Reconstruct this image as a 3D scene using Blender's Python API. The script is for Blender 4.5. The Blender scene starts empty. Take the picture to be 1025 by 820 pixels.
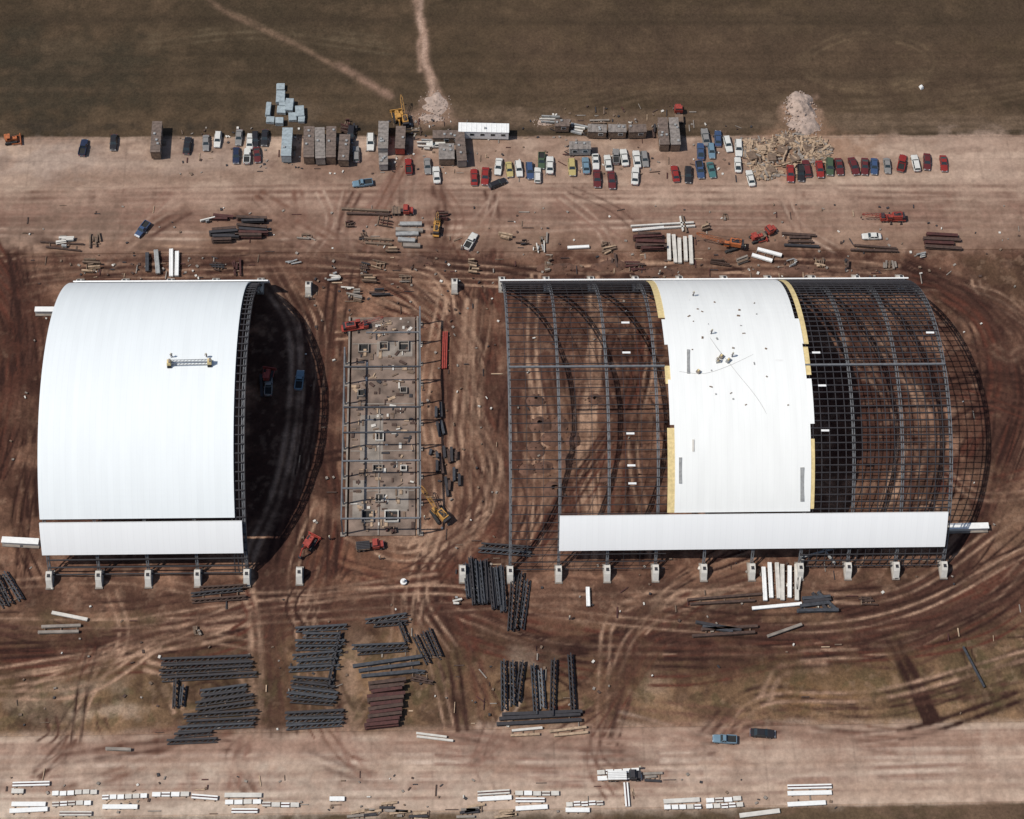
import bpy, math, random
import numpy as np
from mathutils import Matrix, Vector
random.seed(7); rng=np.random.default_rng(7)
scene=bpy.context.scene
# ------------------------------------------------------------ camera survey
CX,CY,CZ,TA,YB,RC,FP=-14.93315,-166.52663,367.40305,0.51383,-0.07932,0.06116,1901.91801
BAY=10.26624; LX=-96.37279; SP=73.15; RISE=24.4
def rotm():
    a,b,c=TA,YB,RC
    Rx=np.array([[1,0,0],[0,math.cos(a),-math.sin(a)],[0,math.sin(a),math.cos(a)]])
    Rz=np.array([[math.cos(b),-math.sin(b),0],[math.sin(b),math.cos(b),0],[0,0,1]])
    Rr=np.array([[math.cos(c),-math.sin(c),0],[math.sin(c),math.cos(c),0],[0,0,1]])
    return Rz@Rx@Rr
RM=rotm(); C0=np.array([CX,CY,CZ])
def ray(u,v):
    return RM@np.array([(u-512.5)/FP,(410-v)/FP,-1.0])
def g(u,v,z=0.0):
    "ground position (metres) surveyed from the aerial"
    d=ray(u,v); t=(z-CZ)/d[2]; p=C0+t*d
    return (p[0],p[1])
RAD=((SP/2)**2+RISE**2)/(2*RISE); ZC=RISE-RAD
def onroof(u,v,dr=0.0):
    d=ray(u,v); r=RAD+dr
    oy=CY-SP/2; oz=CZ-ZC
    a=d[1]**2+d[2]**2; b=2*(oy*d[1]+oz*d[2]); c=oy*oy+oz*oz-r*r
    t=(-b-math.sqrt(b*b-4*a*c))/(2*a)
    return Vector(C0+t*d)
def arc(th,dr=0.0):   # th from vertical, negative = near (south) side
    return SP/2+(RAD+dr)*math.sin(th), ZC+(RAD+dr)*math.cos(th)
TH=math.asin(SP/2/RAD)
def S(r,gg,b,k=1.0):
    o=[]
    for c in (r,gg,b):
        c=c/255; c=c/12.92 if c<=.04045 else ((c+.055)/1.055)**2.4
        o.append(min(c*k/1.14,.9))
    return tuple(o)
# ------------------------------------------------------------ materials
MATS={}
def mat(name,col,rough=.7,metal=0.0,var=.25,scale=1.5,bump=0.0):
    if name in MATS: return MATS[name]
    m=bpy.data.materials.new(name); m.use_nodes=True
    nt=m.node_tree; N=nt.nodes; L=nt.links
    bs=N['Principled BSDF']; bs.inputs['Roughness'].default_value=rough; bs.inputs['Metallic'].default_value=metal
    tc=N.new('ShaderNodeTexCoord'); nz=N.new('ShaderNodeTexNoise')
    nz.inputs['Scale'].default_value=scale; nz.inputs['Detail'].default_value=5
    L.new(tc.outputs['Object'],nz.inputs['Vector'])
    mr=N.new('ShaderNodeMapRange'); mr.inputs[1].default_value=.3; mr.inputs[2].default_value=.7
    mr.inputs[3].default_value=1-var; mr.inputs[4].default_value=1+var*.6
    L.new(nz.outputs['Fac'],mr.inputs[0])
    mx=N.new('ShaderNodeVectorMath'); mx.operation='SCALE'; mx.inputs[0].default_value=col[:3]
    L.new(mr.outputs[0],mx.inputs['Scale']); L.new(mx.outputs[0],bs.inputs['Base Color'])
    if bump:
        bp=N.new('ShaderNodeBump'); bp.inputs['Strength'].default_value=bump; bp.inputs['Distance'].default_value=.05
        L.new(nz.outputs['Fac'],bp.inputs['Height']); L.new(bp.outputs[0],bs.inputs['Normal'])
    MATS[name]=m; return m
STEEL=mat('primed_grey_steel',(.15,.155,.165),.6,.1)
STEELD=mat('dark_steel',(.035,.032,.036),.65,.1)
BLUEST=mat('blue_grey_steel',(.050,.053,.062),.6,.1,.4)
RUST=mat('red_oxide_steel',(.07,.022,.018),.75,0,.4)
RUSTB=mat('weathered_steel',(.07,.04,.03),.8,0,.4)
CONC=mat('cast_concrete',(.58,.55,.50),.85,0,.15,1.0)
CONCG=mat('grey_concrete',(.25,.215,.185),.9,0,.3,.6)
SLAB=mat('muddy_slab_concrete',(.20,.145,.115),.9,0,.6,.3)
WHITE=mat('white_paint',(.78,.78,.76),.5,0,.08)
YELI=mat('yellow_insulation',(.70,.55,.27),.8,0,.2)
WOOD=mat('pale_lumber',(.40,.285,.19),.8,0,.4)
WOODD=mat('old_lumber',(.17,.115,.08),.85,0,.35)
TIRE=mat('tyre_rubber',(.02,.02,.02),.9)
GLASS=mat('tinted_glass',(.03,.04,.045),.12,0,.05)
CHROME=mat('chrome_trim',(.45,.45,.46),.3,.8,.05)
REDL=mat('red_lens',(.35,.02,.02),.3)
YELLOW=mat('machine_yellow',(.48,.25,.06),.5,0,.3)
ORANGE=mat('machine_orange',(.40,.12,.04),.5,0,.3)
REDM=mat('machine_red',(.32,.05,.035),.5,0,.3)
LBLUE=mat('pale_blue_sheet',(.31,.36,.38),.55,0,.25)
GALV=mat('galvanised_sheet',(.36,.36,.35),.5,.2,.25)
BROWNR=mat('brown_trailer_roof',(.15,.11,.09),.8,0,.4)
GREYR=mat('grey_trailer_roof',(.23,.20,.18),.8,0,.4)
SKIN=mat('skin',(.35,.2,.13)); SHIRT=mat('work_shirt',(.25,.22,.2)); JEAN=mat('work_trousers',(.05,.06,.1)); HAT=mat('hard_hat',(.75,.7,.5))
RUB=mat('pale_rubble',(.38,.29,.24),.95,0,.3,.8,.5)

# ------------------------------------------------------------ mesh builder
class MB:
    def __init__(s): s.v=[];s.f=[];s.m=[];s.mats=[]
    def mi(s,m):
        if m not in s.mats: s.mats.append(m)
        return s.mats.index(m)
    def poly(s,vs,fs,m):
        o=len(s.v); k=s.mi(m); s.v.extend(vs)
        for f in fs: s.f.append([i+o for i in f]); s.m.append(k)
    def box(s,c,d,m,yaw=0,top=1.0,tx=None):
        x,y,z=d[0]/2,d[1]/2,d[2]/2; ca,sa=math.cos(yaw),math.sin(yaw)
        tx=top if tx is None else tx
        vs=[]
        for sz,k,kx in ((-1,1,1),(1,top,tx)):
            for sx,sy in ((-1,-1),(1,-1),(1,1),(-1,1)):
                px,py=sx*x*kx,sy*y*k
                vs.append((c[0]+px*ca-py*sa,c[1]+px*sa+py*ca,c[2]+sz*z))
        s.poly(vs,[(0,3,2,1),(4,5,6,7),(0,1,5,4),(1,2,6,5),(2,3,7,6),(3,0,4,7)],m)
    def beam(s,p,q,w,h,m,up=(0,0,1)):
        p=Vector(p);q=Vector(q);d=q-p
        if d.length<1e-6: return
        d.normalize(); u=Vector(up)
        sd=d.cross(u)
        if sd.length<1e-3: sd=d.cross(Vector((0,1,0)))
        sd.normalize(); u=sd.cross(d); sd*=w/2; u*=h/2
        vs=[]
        for e in (p,q):
            vs+= [tuple(e-sd-u),tuple(e+sd-u),tuple(e+sd+u),tuple(e-sd+u)]
        s.poly(vs,[(0,1,2,3),(7,6,5,4),(0,4,5,1),(1,5,6,2),(2,6,7,3),(3,7,4,0)],m)
    def cyl(s,p,q,r,m,n=10,r2=None):
        p=Vector(p);q=Vector(q);d=(q-p).normalized(); r2=r if r2 is None else r2
        a=d.cross(Vector((0,0,1)))
        if a.length<1e-3: a=Vector((1,0,0))
        a.normalize(); b=d.cross(a); vs=[]
        for e,rr in ((p,r),(q,r2)):
            for i in range(n):
                t=2*math.pi*i/n; vs.append(tuple(e+a*rr*math.cos(t)+b*rr*math.sin(t)))
        fs=[(i,(i+1)%n,n+(i+1)%n,n+i) for i in range(n)]+[tuple(range(n))[::-1],tuple(range(n,2*n))]
        s.poly(vs,fs,m)
    def loft(s,secs,m,cap=True):
        n=len(secs[0]); vs=[p for q in secs for p in q]; fs=[]
        for i in range(len(secs)-1):
            for j in range(n):
                fs.append((i*n+j,i*n+(j+1)%n,(i+1)*n+(j+1)%n,(i+1)*n+j))
        if cap: fs+= [tuple(range(n))[::-1],tuple(range((len(secs)-1)*n,len(secs)*n))]
        s.poly(vs,fs,m)
    def mesh(s,name):
        me=bpy.data.meshes.new(name); me.from_pydata([tuple(map(float,v)) for v in s.v],[],s.f)
        for m in s.mats: me.materials.append(m)
        me.polygons.foreach_set('material_index',s.m); me.update(); return me
    def obj(s,name,loc=(0,0,0),yaw=0,parent=None,sc=1):
        o=bpy.data.objects.new(name,s.mesh(name)); scene.collection.objects.link(o)
        o.location=loc; o.rotation_euler=(0,0,yaw); o.scale=(sc,sc,sc)
        if parent: o.parent=parent
        return o
def inst(me,name,loc,yaw=0):
    o=bpy.data.objects.new(name,me); scene.collection.objects.link(o); o.location=loc; o.rotation_euler=(0,0,yaw); return o
def empty(name,loc=(0,0,0)):
    o=bpy.data.objects.new(name,None); scene.collection.objects.link(o); o.location=loc; return o

# ------------------------------------------------------------ numpy noise
_tab=[rng.random((256,256)) for _ in range(8)]
def vn(X,Y,sc,seed=0):
    T=_tab[seed%8]; ca,sa=math.cos(.6+seed),math.sin(.6+seed)
    x=(X*ca-Y*sa)/sc+seed*17.3; y=(X*sa+Y*ca)/sc+seed*5.7
    xi=np.floor(x).astype(int); yi=np.floor(y).astype(int); fx=x-xi; fy=y-yi
    fx=fx*fx*(3-2*fx); fy=fy*fy*(3-2*fy)
    a=T[yi&255,xi&255]; b=T[yi&255,(xi+1)&255]; c=T[(yi+1)&255,xi&255]; d=T[(yi+1)&255,(xi+1)&255]
    return (a*(1-fx)+b*fx)*(1-fy)+(c*(1-fx)+d*fx)*fy
def fbm(X,Y,sc,seed=0,o=4):
    r=0;a=1;t=0
    for i in range(o):
        r=r+a*vn(X,Y,sc/2**i,seed+i); t+=a; a*=.55
    return r/t
def ss(e0,e1,x):
    t=np.clip((x-e0)/(e1-e0),0,1); return t*t*(3-2*t)
YP1=115.8; YP2=82.1; YP3=-33.8
YP4=g(900,806)[1]
# ------------------------------------------------------------ tracks & paint lists
def spline(pts,step=.6):
    P=[np.array(p,float) for p in pts]; P=[2*P[0]-P[1]]+P+[2*P[-1]-P[-2]]; out=[]
    for i in range(1,len(P)-2):
        L=np.linalg.norm(P[i+1]-P[i]); n=max(2,int(L/step))
        for k in range(n):
            t=k/n
            out.append(.5*((2*P[i])+(-P[i-1]+P[i+1])*t+(2*P[i-1]-5*P[i]+4*P[i+1]-P[i+2])*t*t+(-P[i-1]+3*P[i]-3*P[i+1]+P[i+2])*t**3))
    return np.array(out)
tracks=[]  # (pts, width, color, alpha, depth, twin)
DK=S(55,35,30); DK2=S(80,54,45); LT=S(168,136,114); RD=S(92,55,44)
def corridor(px,n,spread,cols,alpha=.6,w=.36,depth=.12,wide=None):
    base=[g(*p) for p in px]
    if wide: tracks.append((spline(base,2.0),wide[0],wide[1],wide[2],.05,False))
    for i in range(n):
        o=random.gauss(0,spread*1.2); o2=random.gauss(0,spread*1.2); pts=[]
        m=len(base)
        for k,b in enumerate(base):
            a=base[max(0,k-1)]; c=base[min(m-1,k+1)]
            d=np.array([c[0]-a[0],c[1]-a[1]]); d/=np.linalg.norm(d)+1e-9
            oo=o+(o2-o)*k/max(1,m-1)+random.gauss(0,spread*.5)
            pts.append((b[0]-d[1]*oo,b[1]+d[0]*oo))
        if m>3 and random.random()<.5:
            s0=random.randint(0,m-3); s1=random.randint(s0+2,m); pts=pts[s0:s1+1]
        tracks.append((spline(pts),w*random.choice([.8,1,1,1.15,1.3,1.9])*random.uniform(.9,1.1),random.choice(cols),min(1,alpha*random.uniform(.6,1.6)),depth,True))
dk=[DK,DK2,RD,DK]; mx_=[DK,DK2,DK,RD,DK2,LT,LT]
corridor([(-40,650),(60,655),(200,640),(330,606),(420,600),(470,630),(560,652),(680,655),(800,652),(900,640),(980,610),(1060,560)],18,3.0,mx_,.8,wide=(6,S(76,50,41),.8))
corridor([(255,250),(262,270),(300,330),(305,420),(292,500),(272,570),(268,640),(276,740)],10,2.0,mx_,.75,wide=(4,S(70,46,38),.6))
corridor([(492,250),(484,330),(478,400),(498,470),(470,530),(436,560),(430,600),(456,650),(478,730)],12,2.4,mx_,.75,wide=(4,S(88,59,47),.5))
corridor([(440,245),(470,300),(484,360),(482,430),(500,500),(480,540)],9,3.4,mx_,.7)
corridor([(330,250),(390,270),(440,300),(470,350),(480,420)],9,2.8,mx_,.7)
corridor([(300,262),(380,300),(440,330),(475,400)],5,3,mx_,.6)
corridor([(1040,330),(990,300),(900,275),(760,268),(600,272),(480,268),(330,262),(200,262),(60,268),(-30,275)],12,2.6,mx_,.7,wide=(5,S(92,64,53),.55))
corridor([(900,275),(960,295),(1005,340),(1018,400),(1005,470),(975,540),(930,590),(840,620)],10,2.4,dk,.85,wide=(3,S(74,48,40),.6))
corridor([(940,285),(985,320),(1000,380),(985,440),(955,500)],5,2.4,dk,.7)
corridor([(600,740),(622,680),(640,630),(690,590),(760,560)],9,2.6,mx_,.75,wide=(3,S(96,67,53),.4))
corridor([(530,735),(600,700),(650,640),(760,610)],6,3,mx_,.6)
corridor([(897,640),(915,680),(935,725)],3,.5,[DK],.9,wide=(2,S(84,58,46),.3))
corridor([(970,650),(985,690)],1,.3,[DK],.8)
corridor([(-20,250),(15,300),(20,350),(5,420),(-10,480)],10,2.4,dk,.85,wide=(5,S(74,46,38),.7))
corridor([(10,250),(20,330),(25,420),(10,520),(20,600)],6,2.8,dk,.7)
corridor([(330,560),(300,600),(290,640),(330,735)],5,2.5,mx_,.6)
corridor([(345,540),(400,560),(450,545),(490,510)],7,3,[LT,DK2,RD],.6)
corridor([(340,270),(335,350),(325,430),(330,520),(320,600)],8,2.2,mx_,.65)
corridor([(460,300),(452,400),(460,500),(440,560)],8,2.7,mx_,.65)
corridor([(945,400),(985,395),(1060,405)],6,3,dk,.6); corridor([(945,470),(985,490),(1060,470)],5,3,mx_,.5)
corridor([(0,690),(80,670),(160,640),(260,610)],6,4,mx_,.6)
corridor([(60,740),(90,690),(110,640),(90,600)],4,3,mx_,.6)
corridor([(700,740),(760,700),(880,690),(1040,640)],6,4,mx_,.5)
corridor([(0,610),(120,612),(260,604),(440,590),(560,600),(760,612),(900,600),(1040,540)],7,4,mx_,.55)
corridor([(420,600),(400,660),(350,735)],4,2.6,mx_,.5)
for i in range(46):   # stray turning marks
    u,v=random.choice([(random.uniform(300,500),random.uniform(260,600)),(random.uniform(0,1020),random.uniform(590,720)),(random.uniform(510,950),random.uniform(290,580)),(random.uniform(950,1025),random.uniform(270,620))])
    r=random.uniform(14,55); t0=random.random()*6
    corridor([(u+r*math.cos(t0+k*.5*random.uniform(.8,1.2)),v+r*.9*math.sin(t0+k*.5)) for k in range(random.randint(3,5))],1,1,mx_,.65)
for xx in (524,545,580,600,635,655):
    corridor([(xx+random.randint(-15,15),280),(xx+random.randint(-20,20),360),(xx+random.randint(-20,20),450),(xx+random.randint(-10,10),560)],4,2.7,mx_,.75)
corridor([(665,290),(640,360),(610,430),(560,500),(520,560)],6,2,dk,.8)
corridor([(720,300),(830,330),(900,420),(900,520),(850,570)],7,5,mx_,.65)
for i in range(18):
    v0=random.uniform(186,250); corridor([(-60,v0),(300,v0+random.uniform(-9,9)),(700,v0+random.uniform(-9,9)),(1090,v0+random.uniform(-8,8))],1,.8,[S(142,112,97),S(180,154,136),S(120,92,79)],.45,.5,0)
for i in range(14):
    v0=random.uniform(735,790); corridor([(-60,v0+8),(300,v0+5),(700,v0+random.uniform(-4,4)),(1090,v0-8)],1,.6,[S(150,120,104),S(200,178,161),S(138,110,96)],.4,.5,0)
for (a,b) in [((300,250),(320,190)),((335,255),(345,190)),((480,255),(500,190)),((330,250),(250,200)),((620,255),(560,195)),((100,250),(180,200)),((440,250),(435,185)),((830,255),(780,200)),((270,735),(230,790)),((480,728),(520,770)),((330,730),(380,770)),((600,725),(640,770)),((70,738),(30,770)),((540,728),(480,770)),((410,255),(420,160)),((360,250),(420,150)),((230,735),(60,760)),((440,735),(660,765)),((620,725),(900,745))]:
    m=((a[0]+b[0])/2+random.uniform(-10,10),(a[1]+b[1])/2)
    corridor([a,m,b],4,2.8,[DK2,S(136,104,90),S(112,80,66),S(180,154,136)],.42,.42,0,wide=(3.5,S(136,104,89),.3))
corridor([(150,40),(260,30),(400,48)],2,1.5,[S(98,84,66)],.35,.4,0)
th=[(870+65*math.cos(t),62+26*math.sin(t)) for t in np.linspace(0,2*math.pi,14)]
corridor(th,3,.7,[S(108,90,70)],.3,.5,0)
corridor([(520,118),(700,90),(850,100),(1060,70)],4,5,[S(104,86,68)],.3,.5,0)
corridor([(440,110),(600,120),(900,125),(1060,120)],5,2,[S(112,93,76)],.35,.5,0)
for i in range(18):
    v0=random.uniform(2,112); tracks.append((spline([g(-80,v0+random.uniform(-2,2)),g(250,v0+random.uniform(-2,2)),g(700,v0+random.uniform(-2,2)),g(1100,v0)],3),random.uniform(.6,1.2),random.choice([S(58,48,37),S(94,77,60)]),random.uniform(.1,.25),0,False))

blobs=[]
B=lambda *a: blobs.append(a)
B(210,60,260,70,S(71,60,46),.5); B(60,70,90,40,S(62,56,45),.5); B(800,60,300,60,S(92,73,59),.5); B(512,126,540,7,S(60,52,43),.7)
B(700,120,330,12,S(106,87,70),.5); B(900,20,200,25,S(80,66,52),.5); B(620,30,60,25,S(74,60,47),.5)
B(150,160,180,14,S(164,142,128),.5); B(40,165,60,20,S(180,160,146),.5); B(980,160,80,25,S(184,158,140),.6); B(560,165,260,20,S(158,130,113),.6)
B(500,195,600,14,S(178,148,130),.6); B(60,228,110,22,S(120,99,86),.75); B(230,232,60,22,S(128,98,81),.65); B(430,232,80,22,S(142,110,91),.6)
B(700,236,110,18,S(118,88,73),.7); B(900,228,120,16,S(156,128,110),.6); B(560,226,70,14,S(150,120,102),.5); B(330,160,60,22,S(126,99,86),.6); B(700,150,60,18,S(138,111,96),.5)
B(170,150,70,10,S(136,113,100),.4); B(480,150,60,12,S(136,109,94),.4); B(410,180,30,26,S(148,117,100),.4)
B(280,420,40,160,S(66,44,37),.85); B(315,420,26,130,S(72,48,40),.65); B(375,290,90,25,S(134,100,81),.5); B(450,440,40,90,S(142,108,88),.6); B(420,330,60,50,S(128,95,76),.5)  # first two blobs darken the soil colour to broaden the left hangar's shadow
B(330,300,40,30,S(96,66,53),.5); B(470,520,40,40,S(142,106,86),.6); B(370,575,60,30,S(142,99,76),.75); B(410,560,60,16,S(152,114,92),.5); B(350,590,30,18,S(160,121,97),.6)
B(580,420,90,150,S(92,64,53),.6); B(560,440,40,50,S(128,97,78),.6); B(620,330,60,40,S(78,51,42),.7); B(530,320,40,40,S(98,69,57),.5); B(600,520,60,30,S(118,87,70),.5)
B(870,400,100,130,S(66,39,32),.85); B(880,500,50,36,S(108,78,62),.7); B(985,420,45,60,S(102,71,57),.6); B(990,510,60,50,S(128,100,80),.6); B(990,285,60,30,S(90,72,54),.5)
B(1005,340,30,40,S(80,54,44),.6); B(20,340,40,90,S(76,47,38),.7); B(20,500,40,50,S(96,69,56),.5); B(150,600,180,20,S(96,70,57),.5); B(15,410,20,20,S(138,105,86),.5)
B(560,590,90,18,S(98,71,58),.5); B(750,590,120,18,S(106,81,66),.5); B(920,600,90,30,S(104,81,63),.5)
B(90,690,110,35,S(108,87,63),.6); B(210,690,60,35,S(88,70,53),.6); B(60,710,60,14,S(164,142,120),.5); B(80,690,35,12,S(182,162,142),.45); B(110,712,40,9,S(182,160,140),.5)
B(430,690,70,40,S(104,82,63),.5); B(352,660,14,60,S(162,132,110),.65); B(600,700,30,30,S(128,95,76),.5); B(750,670,120,30,S(120,93,69),.5); B(700,640,60,14,S(108,86,63),.5); B(320,680,30,40,S(84,66,52),.5)
B(880,670,110,40,S(110,88,61),.6); B(980,680,70,40,S(94,80,58),.6); B(800,640,60,12,S(98,80,56),.4); B(660,690,18,20,S(164,140,118),.45); B(535,655,30,12,S(182,160,140),.5)
B(820,700,50,14,S(142,106,74),.55); B(20,615,60,20,S(96,72,56),.5); B(540,625,80,18,S(114,79,64),.5)
B(700,600,40,14,S(156,134,114),.35); B(90,624,60,12,S(106,91,67),.5)
B(150,800,260,28,S(208,190,172),.75); B(560,800,300,18,S(194,172,154),.7); B(880,790,220,14,S(182,156,137),.6); B(300,748,500,9,S(170,138,121),.5)
B(80,752,60,8,S(158,130,115),.5); B(600,735,200,8,S(162,130,112),.5); B(900,740,140,10,S(160,126,107),.5)
for (u,v) in [(30,380),(25,300),(262,600),(300,650),(480,600),(560,650),(700,655),(870,640),(1000,370),(1010,450),(600,360),(640,420),(440,620),(140,640),(470,280),(240,258),(350,262),(700,275),(300,300),(960,330),(490,560)]:
    B(u,v,random.uniform(10,28),random.uniform(6,14),S(60,39,33),random.uniform(.4,.75))
def path(px,w,c,a):
    b=[g(*p) for p in px]; q=spline(b,6.0); q=q+np.array([[random.gauss(0,.5),random.gauss(0,.3)] for _ in q])
    tracks.append((spline([tuple(p) for p in q],1.0),w,c,a,0,False))
path([(418,-20),(421,20),(427,60),(432,90),(434,125)],1.1,S(156,128,110),.95)
path([(421,0),(424,40),(430,80),(436,120)],.7,S(176,148,130),.9); path([(424,30),(420,60),(428,90)],.7,S(156,128,110),.6); path([(426,60),(440,90),(446,122)],.7,S(156,128,110),.6)
path([(205,-5),(250,22),(300,48),(350,72),(400,104)],.8,S(124,100,82),.75)
path([(340,66),(380,88),(408,108)],1.3,S(142,114,97),.7); path([(230,10),(290,40),(330,66)],.6,S(116,95,77),.6)
B(436,104,18,12,S(172,142,125),.75); B(428,116,30,12,S(152,123,105),.7); B(802,112,18,15,S(172,140,120),.8); B(806,150,60,26,S(156,122,99),.7); B(600,124,70,8,S(138,113,96),.5); B(290,112,40,20,S(116,98,81),.4)
B(950,245,60,10,S(136,106,90),.4)
blobW=[]
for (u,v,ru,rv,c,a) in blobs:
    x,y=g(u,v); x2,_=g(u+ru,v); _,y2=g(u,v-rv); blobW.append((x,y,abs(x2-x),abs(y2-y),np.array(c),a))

def paint(xs,ys,paved=False):
    X,Y=np.meshgrid(xs,ys)
    n1=fbm(X,Y,22,1); n2=fbm(X,Y,6,2); n3=fbm(X,Y,1.8,3,3); st=fbm(X*.12,Y,3.0,4); n4=vn(X,Y,.7,6); nt_=ss(.38,.6,fbm(X,Y,7,5,3))
    def mixc(a,b,t): return np.array(a)*(1-t[...,None])+np.array(b)*t[...,None]
    field=mixc(S(61,51,38),S(91,74,57),ss(.25,.75,n1*.45+st*.2+n2*.35))
    site=mixc(S(76,50,41),S(143,108,88),ss(.3,.72,n2*.6+n1*.4))
    low=mixc(S(80,60,46),S(138,109,83),ss(.3,.7,n2*.6+n1*.4))
    pav=mixc(S(146,120,104),S(185,160,141),ss(.3,.7,st*.5+n2*.3+n1*.2))
    pavd=mixc(S(114,89,75),S(168,139,120),ss(.3,.7,st*.35+n2*.4+n1*.25))
    pavl=mixc(S(164,135,117),S(197,173,154),ss(.3,.7,st*.5+n2*.5))
    wob=(n2-.5)*7+(n3-.5)*3
    C=field.copy()
    def lay(D,w):
        nonlocal C
        C=C*(1-w[...,None])+D*w[...,None]
    w_s=ss(YP2+2.6,YP2-2.0,Y+wob*.8); 
    lay(pav,ss(YP1+.5,YP1-.2,Y+wob*.14)); lay(pavd,ss(98,88,Y+wob)); lay(site,w_s)
    lay(low,ss(-4,-16,Y+wob*.8)); lay(pavl,ss(YP3+1.4,YP3-1.4,Y+wob*.4)); lay(field*1.25,ss(YP4+.5,YP4-.3,Y+wob*.1))
    insite=w_s*ss(YP3,YP3+2,Y)
    far=ss(200,260,np.abs(X)); lay(field,far*insite)
    insite=insite*(1-far)
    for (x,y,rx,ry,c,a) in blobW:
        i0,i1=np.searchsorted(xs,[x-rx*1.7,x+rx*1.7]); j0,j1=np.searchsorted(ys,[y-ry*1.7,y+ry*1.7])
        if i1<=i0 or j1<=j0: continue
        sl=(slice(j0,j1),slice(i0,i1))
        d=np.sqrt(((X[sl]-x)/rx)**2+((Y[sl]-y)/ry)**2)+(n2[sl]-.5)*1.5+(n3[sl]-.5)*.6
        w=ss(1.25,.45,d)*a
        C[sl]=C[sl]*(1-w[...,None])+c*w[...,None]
    Hh=(n2-.5)*.4+(n3-.5)*.36
    pat=ss(.54,.64,fbm(X,Y,2.6,5,3))*ss(-6,-20,Y)*insite
    C=C*(1-.5*pat[...,None])+np.array(S(90,80,55))*.5*pat[...,None]
    pat2=ss(.6,.7,fbm(X,Y,1.5,7,3))*insite
    C=C*(1-.25*pat2[...,None])+np.array(S(168,138,116))*.25*pat2[...,None]
    pat3=ss(.52,.66,fbm(X,Y,4.0,6,4))*insite
    C=C*(1-.5*pat3[...,None])+np.array(S(62,41,34))*.5*pat3[...,None]
    fp=ss(.56,.7,fbm(X*.6,Y,5.0,3,4))*ss(YP1,YP1+2,Y)
    C=C*(1-.25*fp[...,None])+np.array(S(110,90,70))*.25*fp[...,None]
    pv=ss(.52,.68,fbm(X*.35,Y,3.2,6,4))*np.clip(1-insite,0,1)*(Y<YP1)
    C=C*(1-.35*pv[...,None])+np.array(S(124,97,82))*.35*pv[...,None]
    rut=np.zeros_like(X)
    for (P,w,c,a,dep,twin) in tracks:
        c=np.array(c)
        T=np.gradient(P,axis=0); T/=np.linalg.norm(T,axis=1)[:,None]+1e-9
        Nn=np.stack([-T[:,1],T[:,0]],1)
        for off in ((-.95,.95) if twin else (0,)):
            Q=P+Nn*off; ch=12 if w<2 else 6
            for k in range(0,len(Q)-1,ch):
                q=Q[k:k+ch+1]; r=w*2.2
                i0,i1=np.searchsorted(xs,[q[:,0].min()-r,q[:,0].max()+r]); j0,j1=np.searchsorted(ys,[q[:,1].min()-r,q[:,1].max()+r])
                if i1<=i0 or j1<=j0: continue
                sl=(slice(j0,j1),slice(i0,i1)); xx=X[sl];yy=Y[sl]; dm=np.full(xx.shape,1e9)
                for s in range(len(q)-1):
                    dx,dy=q[s+1]-q[s]; L2=dx*dx+dy*dy+1e-9
                    t=np.clip(((xx-q[s,0])*dx+(yy-q[s,1])*dy)/L2,0,1)
                    dm=np.minimum(dm,(xx-q[s,0]-t*dx)**2+(yy-q[s,1]-t*dy)**2)
                m=np.exp(-dm/(w*w*(1.0 if w>2 else .7)))
                if w>2: m=m*(.45+1.0*np.clip(n2[sl],0,1)); m=m*.5
                m=np.clip(m*a*(.1+1.2*n3[sl]+.6*n2[sl]),0,1)
                if twin: m=np.clip(m*(.35+.95*nt_[sl]),0,1)
                C[sl]=C[sl]*(1-m[...,None])+c*m[...,None]
                if dep: rut[sl]=np.maximum(rut[sl],m*dep/.09)
    C=C*(0.78+.36*n3+.22*(n4-.5))[...,None]
    Z=Hh*insite-rut*.16*insite
    Z=Z+np.where((Y>YP1),(n2-.5)*.1,0)
    for (a,b,dx) in ((YP2,YP1,7.6),(YP4,YP3,6.1)):
        inn=((Y>a)&(Y<b)).astype(float)*(n2*.9)
        jx=np.exp(-((np.mod(X+1.3,dx)-dx/2)/.18)**2); jy=np.exp(-((np.mod(Y-a,dx)-dx/2)/.18)**2)
        C=C*(1-.24*(np.maximum(jx,jy)*inn)[...,None])
    return X,Y,Z,np.clip(C,0.005,.9)

def gridmesh(name,xs,ys,X,Y,Z,C,m):
    nx,ny=len(xs),len(ys)
    co=np.stack([X,Y,Z],-1).reshape(-1,3).astype(np.float32)
    idx=np.arange(nx*ny).reshape(ny,nx)
    q=np.stack([idx[:-1,:-1],idx[:-1,1:],idx[1:,1:],idx[1:,:-1]],-1).reshape(-1,4)
    me=bpy.data.meshes.new(name); me.vertices.add(len(co)); me.vertices.foreach_set('co',co.ravel())
    me.loops.add(q.size); me.loops.foreach_set('vertex_index',q.ravel().astype(np.int32))
    me.polygons.add(len(q)); me.polygons.foreach_set('loop_start',np.arange(0,q.size,4,dtype=np.int32))
    me.update(calc_edges=True)
    at=me.color_attributes.new('soil','FLOAT_COLOR','POINT')
    cc=np.concatenate([C.reshape(-1,3),np.ones((nx*ny,1))],1).astype(np.float32)
    at.data.foreach_set('color',cc.ravel()); me.materials.append(m)
    me.polygons.foreach_set('use_smooth',np.ones(len(q),bool))
    o=bpy.data.objects.new(name,me); scene.collection.objects.link(o); return o
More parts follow.
